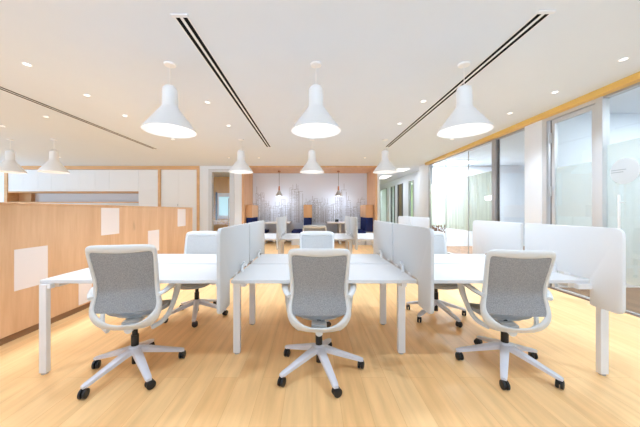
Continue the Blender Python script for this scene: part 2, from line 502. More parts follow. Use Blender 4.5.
# meeting rooms behind the glass
wr = MB()
wr.box(8.05, 8.2, -3.2, 9.9, 0, .1); wr.box(8.05, 8.2, -3.2, 9.9, CEIL - .1, CEIL); wr.box(8.05, 8.2, 9.5, 9.9, 0, CEIL)
wr.box(GX + .06, 8.1, 9.72, 9.86, 0, CEIL)
wr.box(GX - .05, GX + .06, yu(430.5) + .04, 9.86, 0, CEIL)
struct('wall_right', wr, M['wall'])
we_ = empty('window_11', (8.12, 3.2, .1), kind='structure')
t = MB()
for k in range(8):
    y = -3.2 + k * 1.82; t.box(8.08, 8.18, y, y + .06, .1, CEIL - .1)
t.build('window_frame', M['white_metal'], we_)
MB().box(8.12, 8.13, -3.2, 9.5, .1, CEIL - .1).build('pane', M['glass_dim'], we_)
# corridor wall beyond, solid panels with glazed bays between
CXW = 4.37
def yc(u): return CXW * F / (u - CX)
wc = MB()
wc.box(CXW, CXW + .1, yc(414), 9.72, 0, CEIL)
for a, b_ in ((409, 403), (398, 395), (389.5, 387), (380, 377.8)):
    wc.box(CXW, CXW + .1, yc(a), yc(b_), 0, CEIL)
wc.box(2.4, 8.1, 18.8, 18.95, 0, CEIL)
wc.box(CXW, CXW + .1, yc(414), yc(380), 2.62, CEIL)
struct('wall_corridor', wc, M['wall'])
struct('wall_green_room', MB().box(6.4, 6.5, 10.0, 18.8, 0, CEIL), M['green'])
for n, (a, b_, kind) in enumerate(((414, 409, 0), (403, 398, 1), (395, 391, 0), (387, 380, 0))):
    wn = empty('window_%d' % (5 + n), (CXW, (yc(a) + yc(b_)) / 2, 0), kind='structure')
    fq = MB()
    fq.box(CXW - .03, CXW + .05, yc(a), yc(a) + .09, 0, 2.62)
    fq.box(CXW - .03, CXW + .05, yc(b_) - .09, yc(b_), 0, 2.62)
    fq.build('window_frame', M['alu_dark'] if n in (1, 2) else M['alu'], wn)
    MB().box(CXW + .01, CXW + .02, yc(a) + .09, yc(b_) - .09, 0, 2.62).build('pane', M['olive'] if kind else M['glass'], wn)
lowc = MB().box(CXW - .015, CXW, yc(414), 9.7, .02, .14)
struct('baseboard_corridor', lowc, M['white_metal'])

# ------------------------------------------------------------------ room behind the door in the back wall
d3 = empty('door_3', ((DX0 + DX1) / 2, BACK, 0), kind='structure')
f5 = MB()
f5.box(DX0, DX0 + .12, BACK - .04, BACK + .14, 0, 2.83); f5.box(DX1 - .17, DX1, BACK - .04, BACK + .14, 0, 2.83)
f5.box(DX0 + .12, DX1 - .17, BACK - .04, BACK + .14, 2.72, 2.83)
f5.build('door_frame', M['alu_light'], d3)
MB().box(DX0 + .12, DX1 - .17, BACK + .04, BACK + .052, .02, 2.72).build('pane', M['glass'], d3)
MB().cyl((DX1 - .2, BACK - .06, .7), (DX1 - .2, BACK - .06, 1.75), .016).build('pull_handle', M['alu'], d3)
wo = MB()
wo.box(-5.9, -2.75, 12.9, 13.02, 0, CEIL)
wo.box(-6.0, -5.9, BACK + .75, 13.0, 0, CEIL)
wo.box(-2.85, -2.75, 11.35, 13.0, 0, CEIL)
struct('wall_amber_room', wo, M['amber'])
w9 = empty('window_9', (-4.2, 12.88, 1.0), kind='structure')
x0, x1 = at(218, Y=12.9)[0], at(231, Y=12.9)[0]
fq = MB()
fq.box(x0, x1, 12.84, 12.9, 1.98, 2.16); fq.box(x0, x1, 12.84, 12.9, .92, 1.08)
fq.box(x0, x0 + .07, 12.84, 12.9, 1.0, 2.1); fq.box(x1 - .07, x1, 12.84, 12.9, 1.0, 2.1)
fq.build('window_frame', M['white_metal'], w9)
MB().box(x0 + .07, x1 - .07, 12.86, 12.89, 1.08, 1.98).build('pane', M['sky_pane'], w9)
MB().box(x0 - .08, x0 - .03, 12.80, 12.9, .85, 2.2).build('post', M['alu_dark'], w9)
tb = empty('side_table', (-4.2, 11.9, 0), 'amber wooden table seen through the glass door in the back wall', 'table')
MB().box(-4.75, -3.55, 11.5, 12.3, .80, .86, .01).build('table_top', M['amber'], tb)
for sx in (-4.68, -3.62):
    MB().box(sx - .04, sx + .04, 11.55, 12.25, 0, .80).build('panel_leg', M['amber'], tb)

# ------------------------------------------------------------------ kitchen wall, back left
def kz(v): return H + (CY - v) * BACK / F
def kx(u): return (u - CX) * BACK / F
tk = MB()
tk.box(kx(5), kx(199.5), BACK - .03, BACK + .6, kz(169.3), CEIL - .004)
for a, b_ in ((5, 8), (158.3, 160.8), (197, 199.5)): tk.box(kx(a), kx(b_), BACK - .03, BACK + .6, 0, kz(169.3))
struct('trim_3', tk, M['oak_x'])
G = .003
def cab(name, u0, u1, z0, z1, label, cat, group, doors=1, split=None):
    o = empty(name, ((kx(u0) + kx(u1)) / 2, BACK + .3, z0), label, cat, group)
    MB().box(kx(u0) + .002, kx(u1) - .002, BACK + .022, BACK + .58, z0 + .002, z1 - .002).build('carcass', M['cabinet'], o)
    zs = [z0] + ([split] if split else []) + [z1]
    us = [kx(u0) + (kx(u1) - kx(u0)) * k / doors for k in range(doors + 1)]
    for za, zb in zip(zs, zs[1:]):
        for a, b_ in zip(us, us[1:]):
            MB().box(a + G, b_ - G, BACK, BACK + .02, za + G, zb - G, .002).build('door', M['cabinet'], o)
    return o
wl = ['white wall cabinet at the far left end, above the kitchen recess', 'second white wall cabinet from the left, above the kitchen recess',
      'white wall cabinet above the kitchen recess, third from the left end', 'white wall cabinet above the recess, fourth from left, behind the low oak partition',
      'white wall cabinet above the recess, next but one before the tall cabinet', 'white wall cabinet above the recess, beside the tall split cabinet']
ub = [8, 38, 65, 79, 95, 109.5, 138.5]
for k in range(6):
    cab('wall_cabinet', ub[k], ub[k + 1], kz(191.3), kz(169.5), wl[k], 'cabinet', 'wall cabinets over the kitchen recess', 2 if k < 2 else 1)
cab('tall_cabinet', 138.5, 158.2, .0, kz(169.5), 'tall white cabinet with doors split in rows, left of the oak post', 'cabinet', 'tall kitchen cabinets', 1, kz(190))
tc_ = cab('tall_cabinet', 160.9, 196.9, .0, kz(169.5), 'wide tall white double-door cabinet, between the two oak posts', 'cabinet', 'tall kitchen cabinets', 2)
MB().box(kx(178) - .012, kx(178), BACK - .02, BACK, kz(206), kz(204), .003).build('handle', M['alu'], tc_)
cab('base_cabinet', 8, 138.5, 0, kz(205.2), 'long white base cabinet under the kitchen recess, behind the oak partition', 'cabinet', None, 6)
rc = empty('kitchen_recess', (kx(73), BACK + .3, kz(205)), 'open oak-edged kitchen recess with grey glass back and white ledge', 'shelf')
t = MB(); t.box(kx(8), kx(138.5), BACK - .01, BACK + .58, kz(192.6), kz(191.4)); t.box(kx(8), kx(138.5), BACK - .01, BACK + .58, kz(202.9), kz(201.8))
t.box(kx(8), kx(21), BACK + .35, BACK + .56, kz(201.8), kz(192.6))
t.build('oak_edging', M['oak_x'], rc)
MB().box(kx(21), kx(138.5), BACK + .50, BACK + .52, kz(201.8), kz(192.6)).build('backsplash', M['backsplash'], rc)
MB().box(kx(8), kx(138.5), BACK - .015, BACK + .58, kz(205), kz(202.9)).build('ledge', M['white'], rc)

# ------------------------------------------------------------------ low oak partition with pale insets
PX = -2.964
rd = empty('room_divider', (PX - .2, 3.5, 0), 'long low oak partition with pale square insets, along the left side', 'partition')
MB().box(PX - .40, PX, .3, 6.57, .07, 1.358, .004).build('oak_panel', M['oak'], rd)
MB().box(PX - .38, PX - .02, .32, 6.55, 0, .07).build('skirting', M['skirting'], rd)
MB().box(PX - .41, PX + .008, .29, 6.58, 1.358, 1.375, .003).build('cap', M['oak_y'] if False else M['oak'], rd)
for u0, u1, z0, z1 in ((14, 47.5, .49, .905), (101, 119, .945, 1.335), (148, 159, .53, .93), (177.5, 185.5, .945, 1.335), (78.5, 91.5, .09, .49)):
    ya, yb = -PX * F / (CX - u0), -PX * F / (CX - u1)
    MB().box(PX - .004, PX + .003, ya, yb, z0, z1).build('inset', M['inset'], rd)

# ------------------------------------------------------------------ office chair
def interp(tab, t):
    if t <= tab[0][0]: return tab[0][1]
    for (a, va), (b_, vb) in zip(tab, tab[1:]):
        if t <= b_:
            k = (t - a) / (b_ - a); return va + (vb - va) * k
    return tab[-1][1]
PROF = [(.39, -.085), (.405, -.125), (.43, -.168), (.46, -.190), (.50, -.200), (.54, -.194), (.58, -.182), (.63, -.168), (.68, -.164), (.74, -.176), (.80, -.196), (.87, -.221), (.95, -.250), (1.03, -.278)]
def by(x, z): return interp(PROF, z) + .7 * x * x
OUT = [(0, .384), (.07, .387), (.13, .400), (.185, .430), (.228, .480), (.247, .53), (.243, .585), (.223, .655), (.221, .73), (.227, .86), (.231, .96), (.227, .998), (.205, 1.017), (.15, 1.022), (.08, 1.023), (0, 1.023)]
INN = [(0, .449), (.06, .452), (.105, .463), (.15, .487), (.186, .519), (.205, .55), (.204, .59), (.189, .655), (.189, .73), (.198, .86), (.203, .943), (.198, .961), (.18, .966), (.13, .962), (.07, .957), (0, .954)]
def low(z): return z if z > .655 else .655 - (.655 - z) * 1.18
OUT = [(x, low(z)) for x, z in OUT]; INN = [(x, low(z)) for x, z in INN]; PROF = [(low(z), y) for z, y in PROF]
def full(h): return h + [(-x, z) for x, z in h[-2:0:-1]]

def make_chair():
    root = empty('office_chair', (0, 0, 0), cat='chair')
    # moulded back frame: closed ring with a window in it
    o_, i_ = full(OUT), full(INN)
    def ring(pts, dy, grow=0.0): return [Vector((x, by(x, z) + dy, z)) for x, z in pts]
    mid = lambda a, b_, k: [(p[0] + (q[0] - p[0]) * k, p[1] + (q[1] - p[1]) * k) for p, q in zip(a, b_)]
    R = [ring(o_, -.006), ring(mid(o_, i_, .25), -.017), ring(mid(o_, i_, .75), -.017), ring(i_, -.004),
         ring(i_, .008), ring(mid(o_, i_, .75), .016), ring(mid(o_, i_, .25), .016), ring(o_, .006)]
    bf = MB(); R2 = R + [R[0]]
    bf.loops(R2, True, False)
    bmesh.ops.remove_doubles(bf.bm, verts=bf.bm.verts, dist=1e-6)
    bf.build('back_frame', M['frame'], root, smooth=True, sub=2)
    # mesh stretched in the frame, with a paler front knit
    def sheet(dy, th, mat, name, dz0=0, inset=0.0):
        nu, nv = 15, 15; A = []; B = []
        for k in range(nv):
            a = []; b2 = []
            for q in range(nu):
                s = -1 + 2 * q / (nu - 1)
                t = k / (nv - 1)
                wz = .512 + dz0 + t * (.96 - .512 - dz0)
                hw = interp([(.47, .175), (.495, .186), (.531, .205), (.578, .204), (.655, .189), (.73, .189), (.86, .198), (.943, .203), (.965, .19)], wz) + .006 - inset
                x = s * hw
                zt = .956 + .010 * (x / .19) ** 2
                z = .512 + dz0 + t * (zt - .512 - dz0)
                y = by(x, z) + dy
                a.append((x, y, z)); b2.append((x, y + th, z))
            A.append(a); B.append(b2)
        mb = MB(); t = mb.bm
        VA = [[t.verts.new(p) for p in r] for r in A]; VB = [[t.verts.new(p) for p in r] for r in B]
        for k in range(nv - 1):
            for q in range(nu - 1):
                t.faces.new((VA[k][q], VA[k][q + 1], VA[k + 1][q + 1], VA[k + 1][q]))
                t.faces.new((VB[k][q], VB[k + 1][q], VB[k + 1][q + 1], VB[k][q + 1]))
        for k in range(nv - 1):
            for q in (0, nu - 1): t.faces.new((VA[k][q], VA[k + 1][q], VB[k + 1][q], VB[k][q]))
        for q in range(nu - 1):
            for k in (0, nv - 1): t.faces.new((VA[k][q], VA[k][q + 1], VB[k][q + 1], VB[k][q]))
        bmesh.ops.recalc_face_normals(t, faces=t.faces)
        return mb.build(name, mat, root, smooth=True)
    tag(sheet(-.004, .005, M['mesh'], 'backrest_mesh'), 'grey woven mesh back')
    sheet(.003, .008, M['pad'], 'front_knit', .01, .004)
    # seat: thin cushion with waterfall front
    def slab(sx, y0, y1, layers, name, mat):
        rings = []
        for sc, z in layers:
            r = []
            for k in range(40):
                a = 2 * PI * k / 40; c, s = math.cos(a), math.sin(a)
                x = sx * sc * math.copysign(abs(c) ** .6, c) * (1 - .12 * max(0, -s))
                yy = math.copysign(abs(s) ** .55, s)
                y = (y0 + y1) / 2 + (y1 - y0) / 2 * sc * yy
                drop = .03 * max(0, (y - .12) / .15) ** 2 + .012 * max(0, (-y - .1) / .1) ** 2 * 0
                r.append((x, y, z - drop + .35 * x * x))
            rings.append(r)
        return MB().loops(rings).build(name, mat, root, smooth=True)
    slab(.235, -.055, .27, [(.90, .422), (.985, .428), (1.0, .442), (.985, .457), (.9, .462), (.6, .459), (.2, .456)], 'seat', M['seat'])
    slab(.185, -.02, .22, [(.75, .392), (.9, .398), (1.0, .415), (1.0, .4255)], 'seat_pan', M['frame'])
    # arms: loops from mid back, forward, down and back under the seat
    for s in (-1, 1):
        pts = [(.226, -.165, .645), (.252, -.11, .656), (.272, -.04, .670), (.282, .05, .679), (.285, .12, .676), (.284, .158, .658), (.280, .160, .63),
               (.274, .135, .57), (.264, .09, .51), (.246, .035, .440), (.212, -.03, .390), (.15, -.09, .368)]
        pts = [(s * x, y, z) for x, y, z in pts]
        # resample smoothly
        P = [Vector(p) for p in pts]; Q = []
        for i in range(len(P) - 1):
            p0, p1, p2, p3 = P[max(i - 1, 0)], P[i], P[i + 1], P[min(i + 2, len(P) - 1)]
            for k in range(4):
                t = k / 4
                Q.append(.5 * ((2 * p1) + (p2 - p0) * t + (2 * p0 - 5 * p1 + 4 * p2 - p3) * t * t + (3 * p1 - p0 - 3 * p2 + p3) * t ** 3))
        Q.append(P[-1])
        n = len(Q)
        rad = [.016 + .009 * math.sin(PI * min(1, i / (n * .75))) for i in range(n)]
        MB().tube(Q, rad, 10, flat=(1.2, .85), up=None).build('armrest', M['frame'], root, smooth=True)
    # tilt mechanism and gas column
    m = MB(); m.box(-.06, .06, -.10, .09, .372, .402, .01); m.tube([(0, -.125, .352), (0, -.07, .352), (0, -.01, .378)], .03, 12)
    m.build('tilt_mechanism', M['frame'], root, smooth=True)
    c = MB(); c.cyl((0, 0, .19), (0, 0, .41), .020, seg=20); c.cyl((0, 0, .20), (0, 0, .29), .028, seg=20); c.cyl((0, 0, .06), (0, 0, .16), .022, seg=16)
    c.build('gas_column', M['black'], root, smooth=True)
    # five-star base
    b = MB(); b.lathe([(.0, .205), (.030, .205), (.042, .198), (.048, .172), (.046, .145), (.0, .145)], seg=24)
    for k in range(5):
        a = 2 * PI * k / 5; ca, sa = math.cos(a), math.sin(a)
        def sec(r, hw, zt, zb):
            return [(ca * r - sa * w, sa * r + ca * w, z) for w, z in ((-hw, zb), (-hw * 1.0, zt - .006), (-hw * .6, zt), (hw * .6, zt), (hw * 1.0, zt - .006), (hw, zb))]
        b.loops([sec(.02, .032, .195, .150), sec(.06, .031, .190, .145), sec(.16, .028, .155, .118), sec(.27, .024, .117, .088), sec(.335, .022, .096, .070), sec(.36, .016, .086, .068)])
    base = b.build('star_base', M['base'], root, smooth=True)
    for k in range(5):
        a = 2 * PI * k / 5; ca, sa = math.cos(a), math.sin(a)
        cx, cy = .34 * ca, .34 * sa
        th = a + random.uniform(-1.2, 1.2) + PI / 2
        d = Vector((math.cos(th), math.sin(th), 0)); sd = Vector((-d.y, d.x, 0))
        w_ = MB(); c0 = Vector((cx, cy, .032)) + d * .012
        for q in (-1, 1):
            p0 = c0 + sd * (.004 * q); p1 = c0 + sd * (.024 * q)
            w_.tube([p0, p0 + (p1 - p0) * .15, p0 + (p1 - p0) * .8, p1], [.028, .032, .032, .024], 18)
        w_.box(cx - .012, cx + .012, cy - .012, cy + .012, .036, .056, .003)
        w_.cyl((cx, cy, .05), (cx, cy, .085), .007)
        w_.build('caster', M['black'], root, smooth=True)
    return root

chair = make_chair()
CH = [  # x, y, facing rotation, label
    (-1.434, 2.147, math.radians(13), 'grey mesh office chair at the near side of the left desk, beside the oak partition'),
    (.057, 2.165, math.radians(-1), 'grey mesh office chair at the near side of the middle desk, seen squarely'),
    (1.600, 2.20, math.radians(-11), 'grey mesh office chair at the near side of the right desk, beside the glass wall'),
    (-1.42, 3.27, PI + .03, 'pale office chair on the far side of the left desk, facing the camera'),
    (.06, 3.27, PI - .02, 'pale office chair on the far side of the middle desk, behind the nearest mesh chair'),
    (1.53, 3.27, PI + .03, 'pale office chair on the far side of the right desk, below the dried stems'),
    (.05, 5.30, .0, 'small distant office chair at the near side of the second-row middle desk'),
    (1.55, 5.32, .2, 'distant office chair at the second-row right desk, mostly hidden by grey screen'),
]
BASE_ROT = [29.5, 0, 17, 0, 0, -2, 10, 30]
for i, (x, y, rz, lab) in enumerate(CH):
    c = dup(chair, (x, y, 0), lab, rz, 'grey mesh office chairs', first=(i == 0))
    turn = math.radians(BASE_ROT[i]) - rz
    for ch in c.children:
        if ch.name.startswith(('star_base', 'caster', 'gas_column')):
            ch.rotation_euler = (0, 0, turn)
        else:
            ch.location.z = (.028 if not ch.name.startswith('armrest') else .004, 0, -.018)[i] if i < 3 else 0        # seat height as set

# ------------------------------------------------------------------ desks
DY0, DYM0, DYM1, DY1, TZ = 2.11, 2.742, 2.775, 3.40, .74
ROW = 3.14
def make_desk(x0, x1, legs, label, brackets, dy=0):
    o = empty('bench_desk', ((x0 + x1) / 2, 2.755 + dy, 0), label, 'desk', 'white bench desks')
    for a, b_ in ((DY0, DYM0), (DYM1, DY1)):
        MB().box(x0, x1, a + dy, b_ + dy, TZ - .028, TZ, .003).build('tabletop', M['white'], o)
    f = MB()
    f.box(x0 + .04, x1 - .04, DYM0 - .03 + dy, DYM1 + .03 + dy, TZ - .10, TZ - .029)
    for xx in (x0 + .06, x1 - .10):
        f.box(xx, xx + .04, DY0 + .06 + dy, DY1 - .06 + dy, TZ - .07, TZ - .029)
    for xa, xb in legs:
        f.box(min(xa[0], x1 - .1), max(xa[1], x0 + .1), xb[0] + .01 + dy, xb[0] + .05 + dy, TZ - .065, TZ - .03)
    f.build('underframe', M['white_metal'], o)
    for xa, xb in legs:
        lg = MB().box(xa[0], xa[1], xb[0] + dy, xb[1] + dy, .010, TZ - .03, .004).build('leg', M['white_metal'], o)
        mx, my = (xa[0] + xa[1]) / 2, (xb[0] + xb[1]) / 2 + dy
        MB().cyl((mx, my, 0), (mx, my, .0105), .022).build('levelling_foot', M['alu'], lg)
    for bx, byy, s in brackets:
        k = MB().tube([(bx, byy + dy, TZ - .045), (bx, byy + dy, TZ + .03), (bx - s * .002, byy + dy, TZ + .06), (bx + s * .022, byy + dy, TZ + .09)], [.019, .018, .015, .012], 8, flat=(1, .7))
        k.build('screen_bracket', M['white_metal'], o, smooth=True)
    return o
LEG = .075
IL, IR = (-.710, -.648), (.776, .842)
midlegs = [(IL, (2.385, 2.425)), (IL, (3.0, 3.04)), (IR, (2.385, 2.425)), (IR, (3.0, 3.04))]
lend = [((-2.15, -2.094), (2.085, 2.125)), ((-2.15, -2.094), (3.35, 3.388))]
rend = [((2.26, 2.322), (2.072, 2.112)), ((2.26, 2.322), (3.35, 3.388))]
cb = [(-.632, 2.40, 1), (-.632, 3.14, 1), (.822, 2.40, -1), (.822, 3.14, -1)]
rb = [(2.195, 2.4, -1), (2.195, 3.12, -1)]
DL = [('white bench desk at left, its end by the oak partition', 'white bench desk in the centre of the front row', 'white bench desk at right, its end by the tall pale screen'),
      ('white bench desk of the second row, left of the distant middle chair', 'white bench desk in the centre of the second row, below the skyline mural', 'white bench desk of the second row, right side, behind grey screen')]
for r in range(2):
    dy = ROW * r
    make_desk(-2.17, -.685, lend, DL[r][0], [], dy)
    make_desk(-.645, .835, midlegs, DL[r][1], cb, dy)
    make_desk(.875, 2.195, rend, DL[r][2], rb, dy)

# ------------------------------------------------------------------ desk screens: long panel over the desk, flap dropping in front of its edge
def rounded(poly, rads, n=6):
    out = []; N = len(poly)
    for i in range(N):
        p, a, b_ = Vector(poly[i]), Vector(poly[i - 1]), Vector(poly[(i + 1) % N])
        r = rads[i]
        if r <= 0: out.append(tuple(p)); continue
        u, v = (a - p).normalized(), (b_ - p).normalized()
        s, e = p + u * r, p + v * r
        for k in range(n + 1):
            t = k / n
            q = s * (1 - t) ** 2 + p * 2 * t * (1 - t) + e * t * t
            out.append(tuple(q))
    return out
def screen(x, near, dy, label, mat, group, ztop=1.165, zbot=.545):
    ya, yb, yf = 1.88, 2.75, 2.105
    if not near: ya, yb, yf = 3.64, 2.795, 3.41
    poly = rounded([(ya, zbot), (ya, ztop), (yb, ztop), (yb, .752), (yf, .752), (yf, zbot)], [.05, .06, .02, .01, .015, .02])
    poly = [(p[0] + dy, p[1]) for p in poly]
    loc = (x, (ya + yb) / 2 + dy, .752)
    o = empty('desk_screen', loc, label, 'screen', group)
    MB().prism(poly, 'X', x - .014, x + .014, .006).build('felt_panel', mat, o, smooth=True)
    m = MB()
    for yy in (yf + (.18 if near else -.18), yb + (-.12 if near else .12)):
        m.box(x - .017, x + .017, yy - .03 + dy, yy + .03 + dy, TZ + .0, .762, .002)
    m.build('clamp', M['white_metal'], o)
    return o
SL = {(0, 0): ('grey screen left of the middle desk, its front flap hanging before the leg', 'grey screen behind the left flap screen, edging the far middle desktop'),
      (0, 1): ('broad grey screen along the right edge of the middle desk, nearest the camera', 'grey screen edging the far right side of the middle desk, behind the nearest one'),
      (0, 2): ('large pale screen with drop flap at the outer end of the right desk', 'pale screen behind the large pale one, at the far end of right desk'),
      (1, 0): ('small grey screen left of the distant middle chair, second row', 'far grey screen at left of second row, below the left conical grey lamp'),
      (1, 1): ('small grey screen right of the distant middle chair, second row', 'far grey screen at right of second row, by the white booth table'),
      (1, 2): ('distant pale screen before the corridor wall, nearer of the pair', 'distant pale screen before the corridor wall, farther of the pair')}
for r in range(2):
    for c_, x in enumerate((-.665, .855, 2.217)):
        for k in range(2):
            screen(x, k == 0, ROW * r, SL[(r, c_)][k], M['screen_lit'] if c_ == 2 else M['screen'], 'pale desk screens' if c_ == 2 else 'grey desk screens')

# ------------------------------------------------------------------ pendant lamps
def make_pendant(zb, name='pendant_lamp'):
    o = empty(name, (0, 0, 0), cat='lamp')
    prof = [(.280, .0), (.281, .006), (.273, .016), (.092, .262), (.083, .28), (.081, .45), (.074, .482), (.056, .503), (.028, .512), (.006, .514)]
    inn = [(.006, .506), (.05, .495), (.072, .45), (.074, .28), (.084, .260), (.266, .014), (.274, .0), (.280, .0)]
    s = MB().lathe([(r, z + zb) for r, z in prof + inn], seg=48)
    s.build('lamp_shade', M['pendant'], o, smooth=True)
    MB().sphere((0, 0, zb + .17), .075).build('bulb', M['glow'], o, smooth=True)
    MB().cyl((0, 0, zb + .51), (0, 0, CEIL - .02), .004, seg=8).build('cord', M['pendant'], o)
    MB().lathe([(0, CEIL - .022), (.06, CEIL - .020), (.065, CEIL - .002), (0, CEIL - .002)], seg=24).build('canopy', M['pendant'], o, smooth=True)
    ld = bpy.data.lights.new('pendant_light', 'SPOT')
    ld.energy = LP; ld.shadow_soft_size = .12; ld.spot_size = math.radians(120); ld.spot_blend = .6; ld.color = (.775, .935, 1.14)
    l = bpy.data.objects.new('pendant_light', ld); COL.objects.link(l); l.parent = o; l.location = (0, 0, zb + .02)
    return o
LP, LD = 28, 76
pend = make_pendant(2.185)
PL = [(-1.596, 2.98, 'large white pendant lamp above the left desk, near row'), (.045, 2.98, 'large white pendant lamp above the middle desk, near row'),
      (1.71, 2.98, 'large white pendant lamp above the right desk, near row, before the ceiling slot'),
      (-1.64, 6.12, 'smaller-looking white pendant before the back-wall glass door'), (0, 6.12, 'smaller-looking white pendant centred before the booth niche'),
      (1.69, 6.12, 'smaller-looking white pendant before the right oak jamb of the niche')]
for i, (x, y, lab) in enumerate(PL):
    dup(pend, (x, y, 0), lab, None, 'white pendant lamps over the desks', first=(i == 0))
for i, (x, y, lab) in enumerate(((-6.97, 6.12, 'white pendant cut by the left edge, before the kitchen cabinets'), (-5.96, 6.12, 'white pendant over the low oak partition, before the kitchen wall cabinets'))):
    dup(pend, (x, y, 0), lab, None, 'white pendants behind the oak partition')

# ------------------------------------------------------------------ downlights, slots, sensors
dl = empty('downlight', (0, 0, 0), cat='light')
MB().lathe([(.032, CEIL - .001), (.044, CEIL - .001), (.046, CEIL - .006), (.040, CEIL - .010), (.032, CEIL - .006)], seg=24).build('trim_ring', M['white_metal'], dl, smooth=True)
MB().lathe([(0, CEIL - .003), (.033, CEIL - .003)], seg=24).build('lens', M['glow_soft'], dl)
sd = bpy.data.lights.new('downlight_beam', 'SPOT'); sd.energy = LD; sd.spot_size = math.radians(105); sd.spot_blend = .8; sd.shadow_soft_size = .05; sd.color = (.775, .935, 1.14)
so = bpy.data.objects.new('downlight_beam', sd); COL.objects.link(so); so.parent = dl; so.location = (0, 0, CEIL - .02)
DLS = [(27, 64, 'small downlight nearest the upper left corner of the picture'), (87, 95, 'small downlight left of the near left pendant, second from the corner'),
       (125, 115.5, 'small downlight just left of the near left pendant shade'), (2.5, 126, 'small downlight at the left picture edge, outside the thin slot'),
       (46, 116.5, 'small downlight beside the thin left ceiling slot'), (207.5, 102, 'small downlight left of the black slot, right of the near left pendant'),
       (228.5, 125.5, 'small downlight beside the black left slot, second towards the back'), (173, 139, 'small downlight below the near left pendant shade'),
       (259, 157.6, 'small downlight past the far end of the left black slot'), (229, 157.6, 'small downlight near the back-wall glass door'),
       (623.5, 59, 'small downlight nearest the upper right corner, by the oak strip'), (555, 92, 'small downlight by the oak ceiling strip, second from right'),
       (510, 113, 'small downlight by the oak ceiling strip, third from right'), (423.5, 101, 'small downlight between the right black slot and middle pendant'),
       (399.5, 123.5, 'small downlight left of the right black slot, second towards the back'), (365, 157.6, 'small downlight near the far end of the right black slot'),
       (452, 139, 'small downlight below the near right pendant shade'), (60, 157, 'small downlight above the kitchen, before the wall cabinets')]
for i, (u, v, lab) in enumerate(DLS):
    Y = (CEIL - H) * F / (CY - v)
    o = dup(dl, ((u - CX) * Y / F, Y, 0), lab, None, 'recessed ceiling downlights', first=(i == 0))
    if Y > 5.5:                                     # brighter lamps towards the back
        for ch in o.children:
            if ch.type == 'LIGHT':
                ch.data = ch.data.copy(); ch.data.energy = LD * (1.5 if Y > 7 else 1.1)
def slot(x, y0, y1, w, label):
    o = empty('ceiling_vent', (x, (y0 + y1) / 2, CEIL - .012), label, 'vent')
    t = MB()
    a = w / 2
    for xa, xb in ((x - a - .012, x - a), (x - .013, x + .013), (x + a, x + a + .012)): t.box(xa, xb, y0, y1, CEIL - .005, CEIL - .001)
    for ya, yb in ((y0 - .02, y0 + .01), (y1 - .01, y1 + .02)): t.box(x - a - .02, x + a + .02, ya, yb, CEIL - .013, CEIL - .001)
    t.build('vent_frame', M['white_metal'], o)
    for xa, xb in ((x - a, x - .013), (x + .013, x + a)):
        MB().box(xa, xb, y0, y1, CEIL - .004, CEIL - .001).build('slot', M['slot'], o)
for x, lab in ((-3.1, 'added unseen downlight overhead at far left, above the end of the oak partition'), (-1.15, 'added unseen downlight overhead before the left desk'), (1.35, 'added unseen downlight overhead before the right desk'), (3.3, 'added unseen downlight overhead by the glass door')):
    dup(dl, (x, 1.25, 0), lab, None, 'recessed ceiling downlights')  # front row out of view, added to brighten the near floor
slot(-1.115, 2.24, 6.85, .10, 'long black twin-slot air vent in the ceiling, left of centre')
slot(1.94, 2.20, 6.85, .10, 'long black twin-slot air vent in the ceiling, right of centre')
slot(-4.18, 1.9, 7.07, .10, 'thin twin-slot air vent in the ceiling above the oak partition')
for n_, (u0, u1, ya, yb, lab) in enumerate(((379, 388, 12.2, 13.4, 'bright rectangular ceiling light in the corridor, farther one'), (396, 406, 10.2, 10.9, 'bright rectangular ceiling light in the corridor, nearer one'))):
    o = empty('ceiling_light', ((u0 + u1) / 2 * 0 + ((u0 + u1) / 2 - CX) * (ya + yb) / 2 / F, (ya + yb) / 2, CEIL - .03), lab, 'light')
    ym = (ya + yb) / 2; x0, x1 = (u0 - CX) * ym / F, (u1 - CX) * ym / F
    MB().box(x0 - .02, x1 + .02, ya - .02, yb + .02, CEIL - .03, CEIL - .002).build('light_housing', M['white_metal'], o)
    MB().box(x0, x1, ya, yb, CEIL - .034, CEIL - .0305).build('diffuser', M['glow_soft'], o)
    ld = bpy.data.lights.new('panel_light', 'AREA'); ld.shape = 'RECTANGLE'; ld.size = .4; ld.size_y = .9; ld.energy = 14; ld.color = (.84, .94, 1.06)
    l = bpy.data.objects.new('panel_light', ld); COL.objects.link(l); l.parent = o; l.location = (0, 0, -.02)
for (x, y, w_, lab) in ((5.6, 3.0, .6, 'added square ceiling light inside the near glass meeting room'), (5.0, 8.9, .35, 'added square ceiling light inside the far glass meeting room'),
                        (5.4, 12.6, .6, 'added ceiling light in the green room off the corridor, nearer one'), (5.4, 16.0, .6, 'added ceiling light in the green room off the corridor, farther one'), (-4.2, 10.3, .5, 'added ceiling light in the amber room behind the back glass door')):
    o = empty('ceiling_light', (x, y, CEIL - .03), lab, 'light')  # panels added to brighten the rooms behind the glass
    MB().box(x - w_ - .02, x + w_ + .02, y - .32, y + .32, CEIL - .03, CEIL - .002).build('light_housing', M['white_metal'], o)
    MB().box(x - w_, x + w_, y - .3, y + .3, CEIL - .034, CEIL - .0305).build('diffuser', M['glow_soft'], o)
    ld = bpy.data.lights.new('panel_light', 'AREA'); ld.shape = 'RECTANGLE'; ld.size = 1.8 * w_; ld.size_y = .55; ld.energy = 70
    ld.color = (.84, .94, 1.06)
    if x > 4 and y < 9: ld.energy = 75 if y < 5 else 220
    if x < 0: ld.energy = 40
    l = bpy.data.objects.new('panel_light', ld); COL.objects.link(l); l.parent = o; l.location = (0, 0, -.02)

